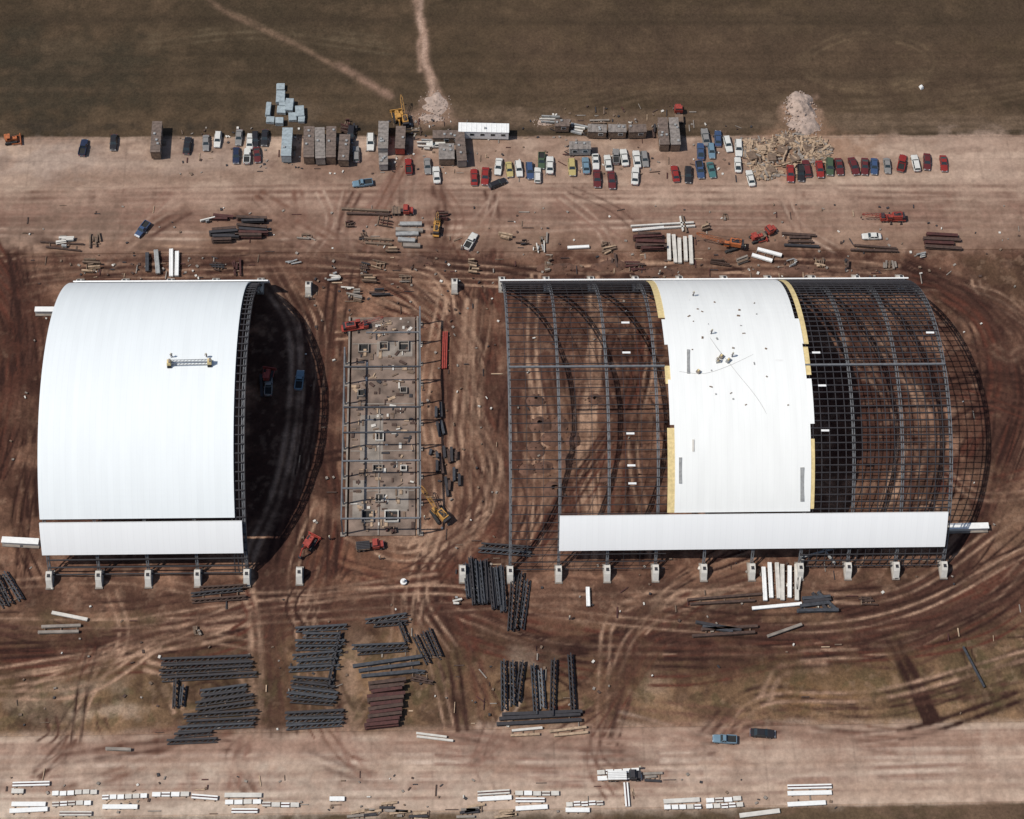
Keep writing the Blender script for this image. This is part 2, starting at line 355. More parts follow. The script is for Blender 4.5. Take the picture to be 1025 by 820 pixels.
def soilmat(name,bump,var):
    m=bpy.data.materials.new(name); m.use_nodes=True; nt=m.node_tree;N=nt.nodes;L=nt.links
    bs=N['Principled BSDF']; bs.inputs['Roughness'].default_value=.95; bs.inputs['Specular IOR Level'].default_value=.15
    at=N.new('ShaderNodeAttribute'); at.attribute_name='soil'
    tc=N.new('ShaderNodeTexCoord'); nz=N.new('ShaderNodeTexNoise'); nz.inputs['Scale'].default_value=1.6; nz.inputs['Detail'].default_value=5; nz.inputs['Roughness'].default_value=.75
    L.new(tc.outputs['Object'],nz.inputs['Vector'])
    mr=N.new('ShaderNodeMapRange'); mr.inputs[1].default_value=.25; mr.inputs[2].default_value=.75; mr.inputs[3].default_value=1-var; mr.inputs[4].default_value=1+var
    L.new(nz.outputs['Fac'],mr.inputs[0])
    mx=N.new('ShaderNodeVectorMath'); mx.operation='SCALE'; L.new(at.outputs['Color'],mx.inputs[0]); L.new(mr.outputs[0],mx.inputs['Scale'])
    L.new(mx.outputs[0],bs.inputs['Base Color'])
    bp=N.new('ShaderNodeBump'); bp.inputs['Strength'].default_value=bump; bp.inputs['Distance'].default_value=.3
    L.new(nz.outputs['Fac'],bp.inputs['Height']); L.new(bp.outputs[0],bs.inputs['Normal'])
    return m
xs=np.concatenate([[-4000,-2000,-1000,-600,-400,-300,-250],np.arange(-220,-166,3),np.arange(-165,155,.35),np.arange(156,220,3),[250,300,400,600,1000,2000,4000]]).astype(float)
ys=np.concatenate([[-4000,-2000,-1000,-500,-300,-200,-150,-120],np.arange(-100,-75,3),np.arange(-74,126,.35),np.arange(126.3,190,.5),np.arange(191,240,3),[250,300,400,600,1000,2000,4000]]).astype(float)
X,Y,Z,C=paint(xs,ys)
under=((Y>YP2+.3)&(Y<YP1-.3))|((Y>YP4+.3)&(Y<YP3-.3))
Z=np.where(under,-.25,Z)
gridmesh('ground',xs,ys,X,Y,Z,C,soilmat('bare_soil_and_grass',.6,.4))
pm=soilmat('dusty_concrete_paving',.15,.2)
for nm,a,b in (('runway_pavement',YP2,YP1),('taxiway_pavement',YP4,YP3)):
    ysp=np.arange(a,b+.01,(b-a)/round((b-a)/.35))
    X,Y,Z,C=paint(xs,ysp); 
    Z=np.full_like(Z,.03); Z[0,:]=-.3; Z[-1,:]=-.3; Y[0,:]=Y[1,:]-.02; Y[-1,:]=Y[-2,:]+.02
    gridmesh(nm,xs,ysp,X,Y,Z,C,pm)

# ------------------------------------------------------------ hangars
def roofmat(name,base,dirt):
    m=bpy.data.materials.new(name); m.use_nodes=True; nt=m.node_tree;N=nt.nodes;L=nt.links
    bs=N['Principled BSDF']; bs.inputs['Roughness'].default_value=.6; bs.inputs['Specular IOR Level'].default_value=.3
    tc=N.new('ShaderNodeTexCoord'); sx=N.new('ShaderNodeSeparateXYZ'); L.new(tc.outputs['Object'],sx.inputs[0])
    def M(op,a,b=None):
        n=N.new('ShaderNodeMath'); n.operation=op
        for i,q in enumerate((a,b)):
            if q is None: continue
            if isinstance(q,(int,float)): n.inputs[i].default_value=q
            else: L.new(q,n.inputs[i])
        return n.outputs[0]
    fr=M('FRACT',M('DIVIDE',sx.outputs['X'],1.22)); seam=M('LESS_THAN',fr,.07)
    cell=M('FLOOR',M('DIVIDE',sx.outputs['X'],1.22)); wn=N.new('ShaderNodeTexWhiteNoise'); wn.noise_dimensions='1D'; L.new(cell,wn.inputs['W'])
    mp=N.new('ShaderNodeMapping'); mp.inputs['Scale'].default_value=(.6,.08,.08); L.new(tc.outputs['Object'],mp.inputs['Vector'])
    nz=N.new('ShaderNodeTexNoise'); nz.inputs['Scale'].default_value=1.0; nz.inputs['Detail'].default_value=6; L.new(mp.outputs[0],nz.inputs['Vector'])
    f=M('ADD',M('MULTIPLY',wn.outputs['Value'],.02),M('ADD',M('MULTIPLY',seam,.04),M('MULTIPLY',nz.outputs['Fac'],dirt)))
    k=M('SUBTRACT',1.0+dirt*.4,f)
    mx=N.new('ShaderNodeVectorMath'); mx.operation='SCALE'; mx.inputs[0].default_value=base; L.new(k,mx.inputs['Scale']); L.new(mx.outputs[0],bs.inputs['Base Color'])
    bp=N.new('ShaderNodeBump'); bp.inputs['Strength'].default_value=.18; bp.inputs['Distance'].default_value=.03; L.new(seam,bp.inputs['Height']); L.new(bp.outputs[0],bs.inputs['Normal'])
    return m
ROOF=roofmat('white_metal_roofing',(.79,.83,.84),.10)
ROOF2=roofmat('white_roof_deck',(.83,.84,.82),.16)
FASC=roofmat('white_fascia_panels',(.86,.87,.87),.05)
def shell(mb,x0,x1,t0,t1,dr,thick,m,n=40):
    secs=[]
    for i in range(n+1):
        t=t0+(t1-t0)*i/n
        yo,zo=arc(t,dr); yi,zi=arc(t,dr-thick)
        secs.append([(x0,yo,zo),(x1,yo,zo),(x1,yi,zi),(x0,yi,zi)])
    mb.loft(secs,m)
def rib(mb,x,m,n=44):
    pts=[]
    for i in range(n+1):
        t=-TH+2*TH*i/n
        pts.append((arc(t,-.45),arc(t,-1.5)))
    hw=.22
    for i in range(n):
        (a,b),(c,d)=pts[i],pts[i+1]
        for sx in (-hw,hw):
            mb.beam((x+sx,a[0],a[1]),(x+sx,c[0],c[1]),.15,.2,m)
        mb.beam((x,b[0],b[1]),(x,d[0],d[1]),.26,.2,m)
        for sx in (-hw,hw):
            p,q=(a,d) if i%2 else (b,c)
            mb.beam((x+(sx if i%2 else 0),p[0],p[1]),(x+(0 if i%2 else sx),q[0],q[1]),.07,.07,m)
        mb.beam((x-hw,a[0],a[1]),(x+hw,c[0],c[1]),.08,.08,m)
def pier(mb,x,y,sgn,m=CONC):
    w=.62
    pf=[(y-sgn*1.9,0),(y+sgn*2.0,0),(y+sgn*.9,1.9),(y+sgn*.2,2.5),(y-sgn*.9,2.5),(y-sgn*1.6,1.1)]
    mb.loft([[(x-w,a,b) for a,b in pf],[(x+w,a,b) for a,b in pf]],m)
    mb.box((x,y,.1),(1.6,4.4,.26),CONCG)
    mb.box((x,y+sgn*.1,2.56),(.6,.7,.12),STEELD)
def purlins(mb,x0,x1,sp,w,m,t0=-TH*.97,t1=TH*.97,dr=-.12):
    n=int((t1-t0)*RAD/sp)
    for i in range(n+1):
        y,z=arc(t0+(t1-t0)*i/n,dr); mb.beam((x0,y,z),(x1,y,z),w,w*1.3,m)
def subrib(mb,x,w,m,t0=-TH*.97,t1=TH*.97,dr=-.2,n=36):
    for i in range(n):
        a=arc(t0+(t1-t0)*i/n,dr); b=arc(t0+(t1-t0)*(i+1)/n,dr)
        mb.beam((x,a[0],a[1]),(x,b[0],b[1]),w,w,m)
def th_at(v,u):
    p=onroof(u,v); return math.asin((p.y-SP/2)/RAD)
hl=empty('arched_hangar')
TBu=th_at(520,140); TBl=th_at(553,140)
mb=MB(); 
for i in range(5): rib(mb,LX+BAY*i,STEEL)
mb.obj('arch_ribs',parent=hl)
mb=MB(); purlins(mb,LX,LX+4*BAY+.3,1.9,.24,STEELD)
for k in range(1,4): subrib(mb,LX+4*BAY-.8*k,.2,STEELD)
subrib(mb,LX+4*BAY+.4,.2,STEELD)
mb.obj('purlins',parent=hl)
mb=MB(); xl0=onroof(38,450).x; xl1=onroof(234,420).x
shell(mb,xl0,xl1,TBu+.008,TH*.93,.35,.3,ROOF,60); mb.obj('roof_panels',parent=hl)
mb=MB(); xf1=onroof(243,535).x
shell(mb,xl0-.1,xf1,TBl,TBu-.010,.75,.6,FASC,10); mb.obj('eave_fascia',parent=hl)
mb=MB(); shell(mb,xl0+.3,xl1+4,TH*.86,TH*.97,.8,.3,FASC,6); mb.obj('rear_eave_panels',parent=hl)
mb=MB()
for i in range(5): pier(mb,LX+BAY*i,0,-1); pier(mb,LX+BAY*i,SP,1)
mb.obj('concrete_buttresses',parent=hl)
hr=empty('arched_hangar_frame')
mb=MB()
for i in range(10): rib(mb,BAY*i,STEEL)
mb.obj('arch_ribs',parent=hr)
mb=MB(); purlins(mb,0,3.2*BAY,1.9,.13,STEELD); purlins(mb,6.0*BAY,9*BAY,1.55,.2,STEELD)
for i in range(6,9):
    for k in range(1,6): subrib(mb,BAY*(i+k/6),.15,STEELD)
for i in range(0,3):
    for k in (1,2): subrib(mb,BAY*(i+k/3),.07,STEELD)
mb.obj('purlins',parent=hr)
mb=MB(); y,z=arc(th_at(367,600),.05)
mb.beam((0,y,z),(3.2*BAY,y,z),.4,.4,STEEL); mb.beam((6.1*BAY,y,z),(9*BAY,y,z),.4,.4,STEEL); mb.obj('ridge_beam',parent=hr)
TRu=th_at(514,750); TRl=th_at(548,750)
mb=MB()
def tv(v): return th_at(v,735)
segs=[(TRu+.01,tv(425),34.2,62.7),(tv(425),tv(380),33.3,63.6),(tv(380),tv(345),33.9,62.6),(tv(345),tv(320),33.2,62.9),(tv(320),TH*.9,34.0,62.0)]
for a,b,x0,x1 in segs: shell(mb,x0,x1,a,b,.2,.15,ROOF2,16)
mb.obj('roof_deck',parent=hr)
mb=MB()
for a,b,x0,x1 in [(TRu+.01,tv(428),32.7,34.19),(tv(384),tv(366),32.8,33.89),(tv(318),TH*.88,32.6,33.99),(tv(510),tv(440),62.71,63.5),(tv(376),tv(348),62.61,63.7),(tv(345),TH*.9,62.91,64.0)]:
    shell(mb,x0,x1,a,b,.12,.12,YELI,12)
mb.obj('edge_insulation',parent=hr)
mb=MB(); xb0=onroof(560,530).x; xb1=onroof(947,530).x
shell(mb,xb0,xb1,TRl,TRu,.6,.5,FASC,10); mb.obj('eave_fascia',parent=hr)
mb=MB(); shell(mb,-.6,9*BAY+.2,TH*.83,TH*.97,.6,.3,FASC,6); mb.obj('rear_eave_panels',parent=hr)
mb=MB()
for i in range(10): pier(mb,BAY*i,0,-1); pier(mb,BAY*i,SP,1)
mb.obj('concrete_buttresses',parent=hr)
def onr(mb,u0,v0,u1,v1,w,h,m,dr=.3):
    mb.beam(onroof(u0,v0,dr),onroof(u1,v1,dr),w,h,m)
mb=MB()
for (u,v) in [(626,323),(627,353),(631,434),(632,466),(633,484),(817,353),(823,386),(826,431),(780,361),(931,333)]:
    onr(mb,u-4,v,u+4,v,.45,.12,WHITE,.15)
onr(mb,681,458,681,484,.6,.15,GALV); onr(mb,803,468,803,502,.8,.15,GALV); onr(mb,689,350,689,374,.6,.2,GALV)
onr(mb,694,440,694,452,.4,.1,CONC)
for (u,v) in [(722,357),(729,361),(699,372),(719,362)]:
    p=onroof(u,v,.5); mb.box(p,(random.uniform(.6,1.2),random.uniform(.5,1.0),.6),random.choice([CONCG,WOODD,GALV]),random.random()); mb.cyl(p,p+Vector((0,0,.7)),.2,YELI)
for i in range(26):
    p=onroof(random.uniform(685,790),random.uniform(292,420),.27); mb.box(p,(random.uniform(.2,.7),random.uniform(.15,.4),.14),random.choice([CONCG,WOODD,GALV]),random.random()*3)
mb.obj('roofing_materials',parent=hr)
mb=MB()
def cable(pts):
    q=[onroof(u,v,.24) for u,v in pts]; S_=spline([tuple(p) for p in q],1.5)
    for a,b in zip(S_[:-1],S_[1:]): mb.beam(tuple(a),tuple(b),.05,.03,GALV)
cable([(690,300),(712,340),(735,370),(765,410),(790,470)]); cable([(680,372),(705,374),(730,366),(760,352)])
mb.obj('hoses',parent=hr)
mb=MB()
pa=onroof(168,364,.9); pb=onroof(211,363,.9)
for dy in (-.4,.4):
    for dz in (0,.7): mb.beam(pa+Vector((0,dy,dz)),pb+Vector((0,dy,dz)),.09,.09,STEEL)
n=12
for i in range(n):
    a=pa.lerp(pb,i/n); b=pa.lerp(pb,(i+1)/n)
    for dy in (-.4,.4): mb.beam(a+Vector((0,dy,0)),b+Vector((0,dy,.7)),.05,.05,STEEL)
for e in (0.03,.97):
    c=pa.lerp(pb,e)
    mb.box(c+Vector((0,0,.5)),(.9,1.2,.8),YELI,0,.8); mb.box(c+Vector((.2,0,1.1)),(.4,.8,.4),CONCG)
    for dy in (-.6,.6): mb.cyl(c+Vector((-.4,dy,-.3)),c+Vector((.4,dy,-.3)),.3,TIRE)
mb.obj('roof_work_platform')

# ------------------------------------------------------------ wing walls
def wall(u0,v0,u1,v1,w=1.0,h=1.4):
    a=g(u0,v0);b=g(u1,v1); mb=MB()
    mb.beam((a[0],a[1],h/2),(b[0],b[1],h/2),w,h,CONC); mb.beam((a[0],a[1],h+.06),(b[0],b[1],h+.06),w+.3,.12,WHITE)
    mb.beam((a[0],a[1],.1),(b[0],b[1],.1),w+.9,.24,CONCG); mb.obj('concrete_wing_wall')
wall(36,313,60,313); wall(3,543,40,545,1.1); wall(948,530,988,529,1.1)
for (u,v) in [(300,577),(309,290),(455,287),(463,575)]:
    p=g(u,v); mb=MB(); pier(mb,0,0,-1 if v>400 else 1); mb.obj('concrete_buttress',(p[0],p[1],0))
# ------------------------------------------------------------ central link building frame
cb=empty('link_building_frame')
a=g(346,537);b=g(418,318); x0,x1=a[0],b[0]; y0,y1=a[1],b[1]
def gv(v): return g(382,v)[1]
mb=MB()
mb.box(((x0+x1)/2,(y0+y1)/2,.1),(x1-x0-1.2,y1-y0,.3),SLAB)
for x in (x0,x1):
    mb.box((x,(y0+y1)/2,.36),(.4,y1-y0,.5),CONCG)
mb.box((x0*.55+x1*.45,(gv(410)+y0)/2,.36),(.3,abs(y0-gv(410)),.2),CONCG)
for v in (345,370,405,452,492): mb.box(((x0+x1)/2,gv(v),.28),(x1-x0-1.5,.25,.12),CONCG)
for (u,v,w,l) in [(372,440,5,12),(395,500,6,6),(395,350,8,4),(360,500,3,9)]:
    px,py=g(u,v); mb.box((px,py,.265),(w,l,.05),CONCG)
mb.obj('foundation_slab',parent=cb)
mb=MB()
for (u,v,w,l) in [(364,350,2.2,2.0),(384,348,1.8,2.0),(404,348,2.2,2.4),(362,395,1.6,1.6),(404,392,1.4,1.4),(380,438,1.6,2.2),(378,470,2.0,1.6),(368,518,2.4,2.6),(392,518,2.8,2.6),(380,500,1.6,1.8),(404,470,1.2,1.2)]:
    px,py=g(u,v); cm=random.choice([CONC,CONCG,CONCG])
    for sx in (-1,1): mb.box((px+sx*w/2,py,.55),(.2,l+.2,.7),cm); mb.box((px,py+sx*l/2,.55),(w-.21,.2,.7),cm)
    mb.box((px,py,.31),(w-.21,l-.21,.05),TIRE)
for i in range(260):
    px=random.uniform(x0+1,x1-1); py=random.uniform(y0+1,y1-1)
    mb.box((px,py,.36),(random.uniform(.2,1.8),random.uniform(.15,.7),random.uniform(.1,.4)),random.choice([WOOD,WOODD,RUSTB,WOODD,STEELD,CONC,RUSTB]),random.choice([0,1.57,random.random()*3]))
mb.obj('pits_and_formwork',parent=cb)
mb=MB(); HT=7.5
cv=[535,505,478,450,425,405,385,365,345,325]
for x,us in ((x0-.6,343),(x1+.6,420)):
    for k,v in enumerate(cv):
        if us==343 and v<360: continue
        y=gv(v); mb.beam((x,y,0),(x,y,HT),.3,.3,STEEL,(0,1,0)); mb.box((x,y,.15),(1.0,1.0,.3),CONCG)
    ya=gv(535); yb=gv(365 if us==343 else 325)
    mb.beam((x,ya,HT),(x,yb,HT),.3,.4,STEEL)
for v in (535,505,478,450,425,385):
    y=gv(v); mb.beam((x0-.6,y,HT+.28),(x1+.6,y,HT+.28),.32,.3,BLUEST if v in (425,450,385) else STEEL)
y=gv(345); mb.beam((x0+4,y,5.2),(x1+.6,y,5.2),.3,.3,STEEL)
mb.obj('steel_frame',parent=cb)
mb=MB()
p=g(446,333);q=g(445,370)
for k in range(3): mb.beam((p[0]+k*.42-.5,p[1],.35+.1*k),(q[0]+k*.42-.5,q[1],.35+.1*k),.28,.3,REDM)
for t in (.1,.5,.9): mb.box((p[0]*(1-t)+q[0]*t,p[1]*(1-t)+q[1]*t,.1),(2.0,.25,.2),WOODD)
mb.obj('red_steel_beams')

# ------------------------------------------------------------ material stacks
def members(name,kind,p0,p1,off,n,m,w=.5,h=.4,layers=1,jit=.42):
    mb=MB()
    for k in range(n):
        a=g(p0[0]+off[0]*k,p0[1]+off[1]*k); b=g(p1[0]+off[0]*k,p1[1]+off[1]*k)
        A=Vector((a[0],a[1],0)); Bv=Vector((b[0],b[1],0)); d=(Bv-A).normalized(); s=Vector((-d.y,d.x,0))
        A=A+d*random.uniform(-jit,jit)*2.5; Bv=Bv+d*random.uniform(-jit,jit)*2.5; Bv=Bv+s*random.uniform(-jit,jit)
        for l in range(layers):
            z=.35+l*(h+.12); sh=s*random.uniform(-.15,.15)
            a_=A+sh; b_=Bv+sh; mm=m if not isinstance(m,list) else random.choice(m)
            if kind=='beam':
                for dz in (-h/2,h/2): mb.beam(a_+Vector((0,0,z+dz+h/2)),b_+Vector((0,0,z+dz+h/2)),w,.06,mm)
                mb.beam(a_+Vector((0,0,z+h/2)),b_+Vector((0,0,z+h/2)),.1,h-.07,mm)
            elif kind=='panel':
                mb.beam(a_+Vector((0,0,z+h/2)),b_+Vector((0,0,z+h/2)),w,h,mm)
                for sg in (-1,1): mb.beam(a_+s*sg*w*.33+Vector((0,0,z+h+.02)),b_+s*sg*w*.33+Vector((0,0,z+h+.02)),w*.14,.05,mm)
            elif kind=='truss':
                up=Vector((0,0,z)); T=[-s*w/2,s*w/2]
                for t in T: mb.beam(a_+t+up,b_+t+up,.22,.24,mm)
                mb.beam(a_+up+Vector((0,0,h)),b_+up+Vector((0,0,h)),.26,.26,mm)
                L=(b_-a_).length; q=max(3,int(L/1.1))
                for i in range(q):
                    c=a_.lerp(b_,i/q); e=a_.lerp(b_,(i+1)/q)
                    for t in T: mb.beam(c+t+up,e+up+Vector((0,0,h)),.13,.13,mm); 
                    mb.beam(c+T[0]+up,e+T[1]+up,.13,.13,mm)
    a=g(*p0); b=g(p0[0]+off[0]*(n-1),p0[1]+off[1]*(n-1)); c=g(*p1); d=g(p1[0]+off[0]*(n-1),p1[1]+off[1]*(n-1))
    for t in (.15,.5,.85):
        mb.beam((a[0]*(1-t)+c[0]*t,a[1]*(1-t)+c[1]*t,.17),(b[0]*(1-t)+d[0]*t+.01,b[1]*(1-t)+d[1]*t,.17),.25,.24,WOODD)
    return mb.obj(name)
T_='steel_truss_stack'; Bm='steel_beam_stack'; Pn='concrete_panel_stack'
dkm=[BLUEST,STEELD,BLUEST,STEELD]
members('steel_pipe_stack','truss',(466,563),(470,604),(5.0,.8),8,[STEELD,BLUEST],.9,.5,2)
members(T_,'truss',(515,578),(510,628),(7,0),3,dkm,1.2,.8)
members(T_,'truss',(478,546),(530,550),(0,5),2,dkm,1.0,.8)
members(Pn,'panel',(764,567),(765,602),(6.4,0),6,[CONC,WHITE],.85,.5,1,.25); members(Pn,'panel',(802,562),(799,592),(4,0),1,[CONC],.8,.5)
members(Pn,'panel',(757,610),(798,607),(0,6),1,[WHITE],.7,.4); members(Pn,'panel',(588,585),(588,612),(6,0),1,[WHITE],.8,.4)
members(Bm,'beam',(800,600),(834,598),(0,4),4,dkm,.7,.6); members(Bm,'beam',(812,594),(830,612),(4,-1),2,dkm,.6,.5); members(Pn,'panel',(768,638),(806,624),(0,6),1,[CONCG],.6,.4)
members(Bm,'beam',(690,602),(760,598),(0,4),2,[RUSTB],.5,.4); members(Bm,'beam',(697,632),(760,628),(0,5),2,[RUSTB,BLUEST],.6,.5); members(Bm,'beam',(700,624),(738,630),(0,4),2,dkm,.6,.5)
members(Bm,'beam',(800,560),(842,548),(0,5),1,[GALV],.4,.4); members(Bm,'beam',(822,548),(836,566),(0,5),1,[GALV],.4,.4)
members(T_,'truss',(163,662),(254,657),(0,6),4,dkm,1.1,.8); members(T_,'truss',(177,684),(175,710),(7,1),2,dkm,1.1,.9)
members(T_,'truss',(196,694),(250,685),(1,6),4,[BLUEST,STEELD,STEELD],1.0,.7); members(T_,'truss',(183,718),(255,713),(0,6),3,dkm,1.0,.8)
members(T_,'truss',(172,737),(215,734),(0,6),2,dkm,1.0,.8)
members(T_,'truss',(301,631),(345,629),(-1,6),4,dkm,1.1,.8); members(T_,'truss',(293,658),(338,655),(0,6),3,dkm,1.1,.8)
members(T_,'truss',(291,679),(334,683),(0,5.5),5,[BLUEST,STEELD,STEELD],1.0,.8); members(T_,'truss',(289,716),(340,714),(0,6.5),3,dkm,1.1,.8)
members(T_,'truss',(341,632),(330,685),(5,0),1,dkm,1.0,.8)
members(T_,'truss',(370,622),(404,618),(0,5),2,dkm,1,.8); members(T_,'truss',(357,648),(406,645),(0,6),2,dkm,1,.8)
members(T_,'truss',(400,622),(407,645),(0,6),1,dkm,1,.8); members(T_,'truss',(414,634),(428,664),(8,-1),3,dkm,1.1,.8)
members(Bm,'beam',(358,668),(420,660),(1,5),3,dkm,.7,.5)
members('red_oxide_beam_stack','beam',(371,687),(405,683),(-.5,4.2),11,[RUST,RUST,RUSTB],.75,.6,2,.2)
members(T_,'truss',(410,672),(430,676),(0,4),3,[RUSTB,BLUEST],.7,.5)
members(T_,'truss',(504,662),(506,708),(9,0),2,dkm,1.2,.9); members(T_,'truss',(523,660),(519,708),(8,0),1,dkm,1.2,.9)
members(T_,'truss',(534,670),(536,714),(7,0),2,[STEEL,BLUEST],1.1,.9); members(T_,'truss',(554,662),(553,714),(9,0),1,dkm,1.2,.9); members(T_,'truss',(571,660),(573,708),(6,0),1,dkm,1.1,.9)
members(Bm,'beam',(500,716),(582,712),(0,5),3,dkm+[WOODD],.7,.5); members(Pn,'panel',(508,732),(538,729),(0,5),2,[CONC,WOOD],.5,.3); members(Bm,'beam',(552,733),(590,730),(0,5),2,[WOOD,WOODD],.5,.3)
members(T_,'truss',(4,572),(22,604),(-8,3),3,dkm,1.1,.8); members(T_,'truss',(196,590),(245,586),(0,6),3,[RUSTB,STEELD],.8,.6)
members(Pn,'panel',(54,615),(92,624),(-2,6),1,[CONC],.7,.4); members(Bm,'beam',(38,628),(84,626),(0,6),2,[CONCG,RUSTB],.6,.4)
members(Bm,'beam',(105,750),(130,752),(0,5),1,[CONCG],.6,.5); members(Bm,'beam',(420,735),(450,737),(0,4),2,[CONC],.4,.3)
members(Bm,'beam',(965,650),(984,684),(3,0),1,[BLUEST],.35,.4)
members(Pn,'panel',(157,251),(158,277),(5.5,0),1,[GALV],1.0,.5); members(Pn,'panel',(148,252),(150,274),(5.5,0),1,[BLUEST],.8,.4); members(Pn,'panel',(172,251),(173,276),(6,0),2,[WHITE],.9,.5)
members('red_oxide_beam_stack','beam',(213,217),(232,218),(0,3.5),2,[RUST,STEELD],.7,.6); members('red_oxide_beam_stack','beam',(240,221),(265,222),(0,3.6),6,[RUST,STEELD,RUSTB],.7,.6,2)
members('red_oxide_beam_stack','beam',(212,233),(236,232),(0,3.6),4,[RUSTB,STEELD],.7,.6,2)
members(Pn,'panel',(399,226),(420,226),(0,5.2),5,[GALV,BLUEST,CONCG],1.0,.6); members(Bm,'beam',(345,210),(388,212),(0,5),2,[RUSTB,WOODD],.5,.4); members(Bm,'beam',(368,240),(392,243),(0,4),2,[WOODD],.5,.3)
members('red_oxide_beam_stack','beam',(637,237),(663,237),(0,3.8),5,[RUST,RUSTB],.8,.6,2); members(Pn,'panel',(637,232),(662,230),(0,4),1,[WHITE],.6,.4)
members(Pn,'panel',(669,238),(670,264),(5.3,0),5,[WHITE,CONC],.85,.5,1,.25); members(Pn,'panel',(568,249),(594,249),(0,5),1,[WHITE],.7,.4); members(Bm,'beam',(632,228),(690,224),(1,4),2,[CONC,RUSTB],.4,.4); members(Bm,'beam',(680,218),(684,232),(3,0),2,[WOODD,CONC],.4,.4)
members(Pn,'panel',(752,256),(776,263),(2,-6),2,[WHITE],.8,.5); members(Bm,'beam',(786,235),(815,236),(0,4),4,[STEELD,RUSTB],.6,.4)
members('red_oxide_beam_stack','beam',(924,236),(958,238),(0,4),4,[RUST,RUSTB],.8,.6); members(Bm,'beam',(850,247),(900,250),(0,4),2,[RUSTB],.5,.4)
members(Pn,'panel',(44,244),(82,247),(0,4),2,[RUSTB],.4,.2)
for (u,v) in [(437,408),(438,424),(432,450),(444,450),(452,452),(437,460),(455,472),(446,482),(262,380)]:
    members(Bm,'beam',(u,v),(u+1,v+random.uniform(8,16)),(4,0),2,[STEELD,BLUEST,RUSTB],.6,.5)
random.seed(33)   # small dumps of lumber, forms and steel along the apron edge
for (u,v) in [(60,240),(100,237),(85,262),(205,222),(300,236),(290,262),(345,222),(378,214),(360,234),(385,250),(362,264),(376,262),(500,236),(520,242),(545,245),(548,236),(600,245),(615,258),(790,262),(820,260),(848,262),(703,226),(722,216),(628,263),(545,262),(345,122),(357,128),(544,118),(575,126),(592,122),(240,262),(214,264),(330,275),(365,278),(345,288),(400,276),(352,292),(372,292),(895,262),(920,256),(740,262),(712,262),(470,262),(440,214),(610,132),(655,128),(420,142),(470,590),(860,598),(200,630),(395,530),(452,600)]:
    L=random.uniform(5,15); a=random.choice([0,0,1.5,.2,-.3]); k=random.randint(2,5); s=random.uniform(1.8,3)
    members('lumber_and_form_stack',random.choice(['beam','panel']),(u,v),(u+L*math.cos(a),v+L*.85*math.sin(a)),(-s*math.sin(a),s*math.cos(a)),k,random.choice([[WOOD,WOODD],[RUSTB,STEELD],[CONCG,WOODD],[RUST,RUSTB],[CONC,GALV]]),random.uniform(.2,.5),random.uniform(.15,.4),random.randint(1,2))
random.seed(21)
rows=[(13,786,50,785),(12,793,24,793),(52,795,98,793),(52,806,92,804),(12,806,46,806),(10,813,48,811),(102,799,148,797),(103,808,138,808),(60,815,92,815),(152,796,190,796),(192,798,218,800),(225,797,262,797),(225,804,262,803),(232,812,258,812),(262,806,300,806),(330,800,345,800),(478,795,510,793),(478,801,512,799),(515,795,560,795),(516,802,545,802),(516,810,548,808),(566,806,604,804),(597,774,640,772),(598,780,642,778),(626,784,628,808),(566,812,590,812),(664,803,700,801),(664,809,702,808),(706,802,742,800),(706,808,744,806),(740,817,780,812),(788,789,832,788),(788,795,832,794),(788,806,826,804)]
for (a,b,c,d) in rows:
    mb=MB(); p=Vector((*g(a,b),0)); q=Vector((*g(c,d),0)); L=(q-p).length; dr_=(q-p).normalized(); n=1 if L<7 or random.random()<.5 else max(2,int(L/1.5))
    s=Vector((-dr_.y,dr_.x,0))
    for k in range(n):
        e0=p.lerp(q,k/n)+dr_*(.12 if n>1 else 0); e1=p.lerp(q,(k+1)/n)-dr_*(.12 if n>1 else 0); j=s*random.uniform(-.1,.1)
        mb.beam(e0+j+Vector((0,0,.45)),e1+j+Vector((0,0,.45)),.9,.3,random.choice([WHITE,CONC,WHITE]))
        if random.random()<.3: mb.beam(e0+j+Vector((0,0,.62)),e1+j+Vector((0,0,.62)),.25,.05,RUST)
    for t in (.1,.5,.9):
        c0=p.lerp(q,t); mb.beam(c0-s*.6+Vector((0,0,.17)),c0+s*.6+Vector((0,0,.17)),.2,.26,WOODD)
    mb.obj('precast_panel_row')
for (u,v) in [(380,806),(392,812),(460,812),(500,813),(648,775),(410,815),(352,815),(470,808),(366,811)]:
    members('pallet_stack','beam',(u,v),(u+14,v-1),(0,3),3,[WOOD,CONCG,STEELD],.5,.2)
random.seed(3)
mb=MB()
for (u,v,w,l) in [(281,89,2.0,2.0),(281,100,2.2,3.6),(282,112,2.2,2.2),(290,108,2.0,3.6),(300,114,2.2,3.2),(269,112,1.2,4.0),(293,119,2.0,2.4),(271,122,2.0,1.8),(280,124,2.0,1.8),(302,121,1.6,2.0),(283,106,1.6,1.8)]:
    p=g(u,v); h=random.uniform(.6,1.4); yw=random.uniform(-.08,.08)
    mb.box((p[0],p[1],.1),(w,l,.2),WOODD,yw)
    for k in range(5): mb.box((p[0]+random.uniform(-.08,.08),p[1],.2+h*(k+.5)/5),(w-.1,l-.1,h/5-.04),LBLUE if k!=2 else GALV,yw+random.uniform(-.03,.03))
mb.obj('sheet_metal_stack')

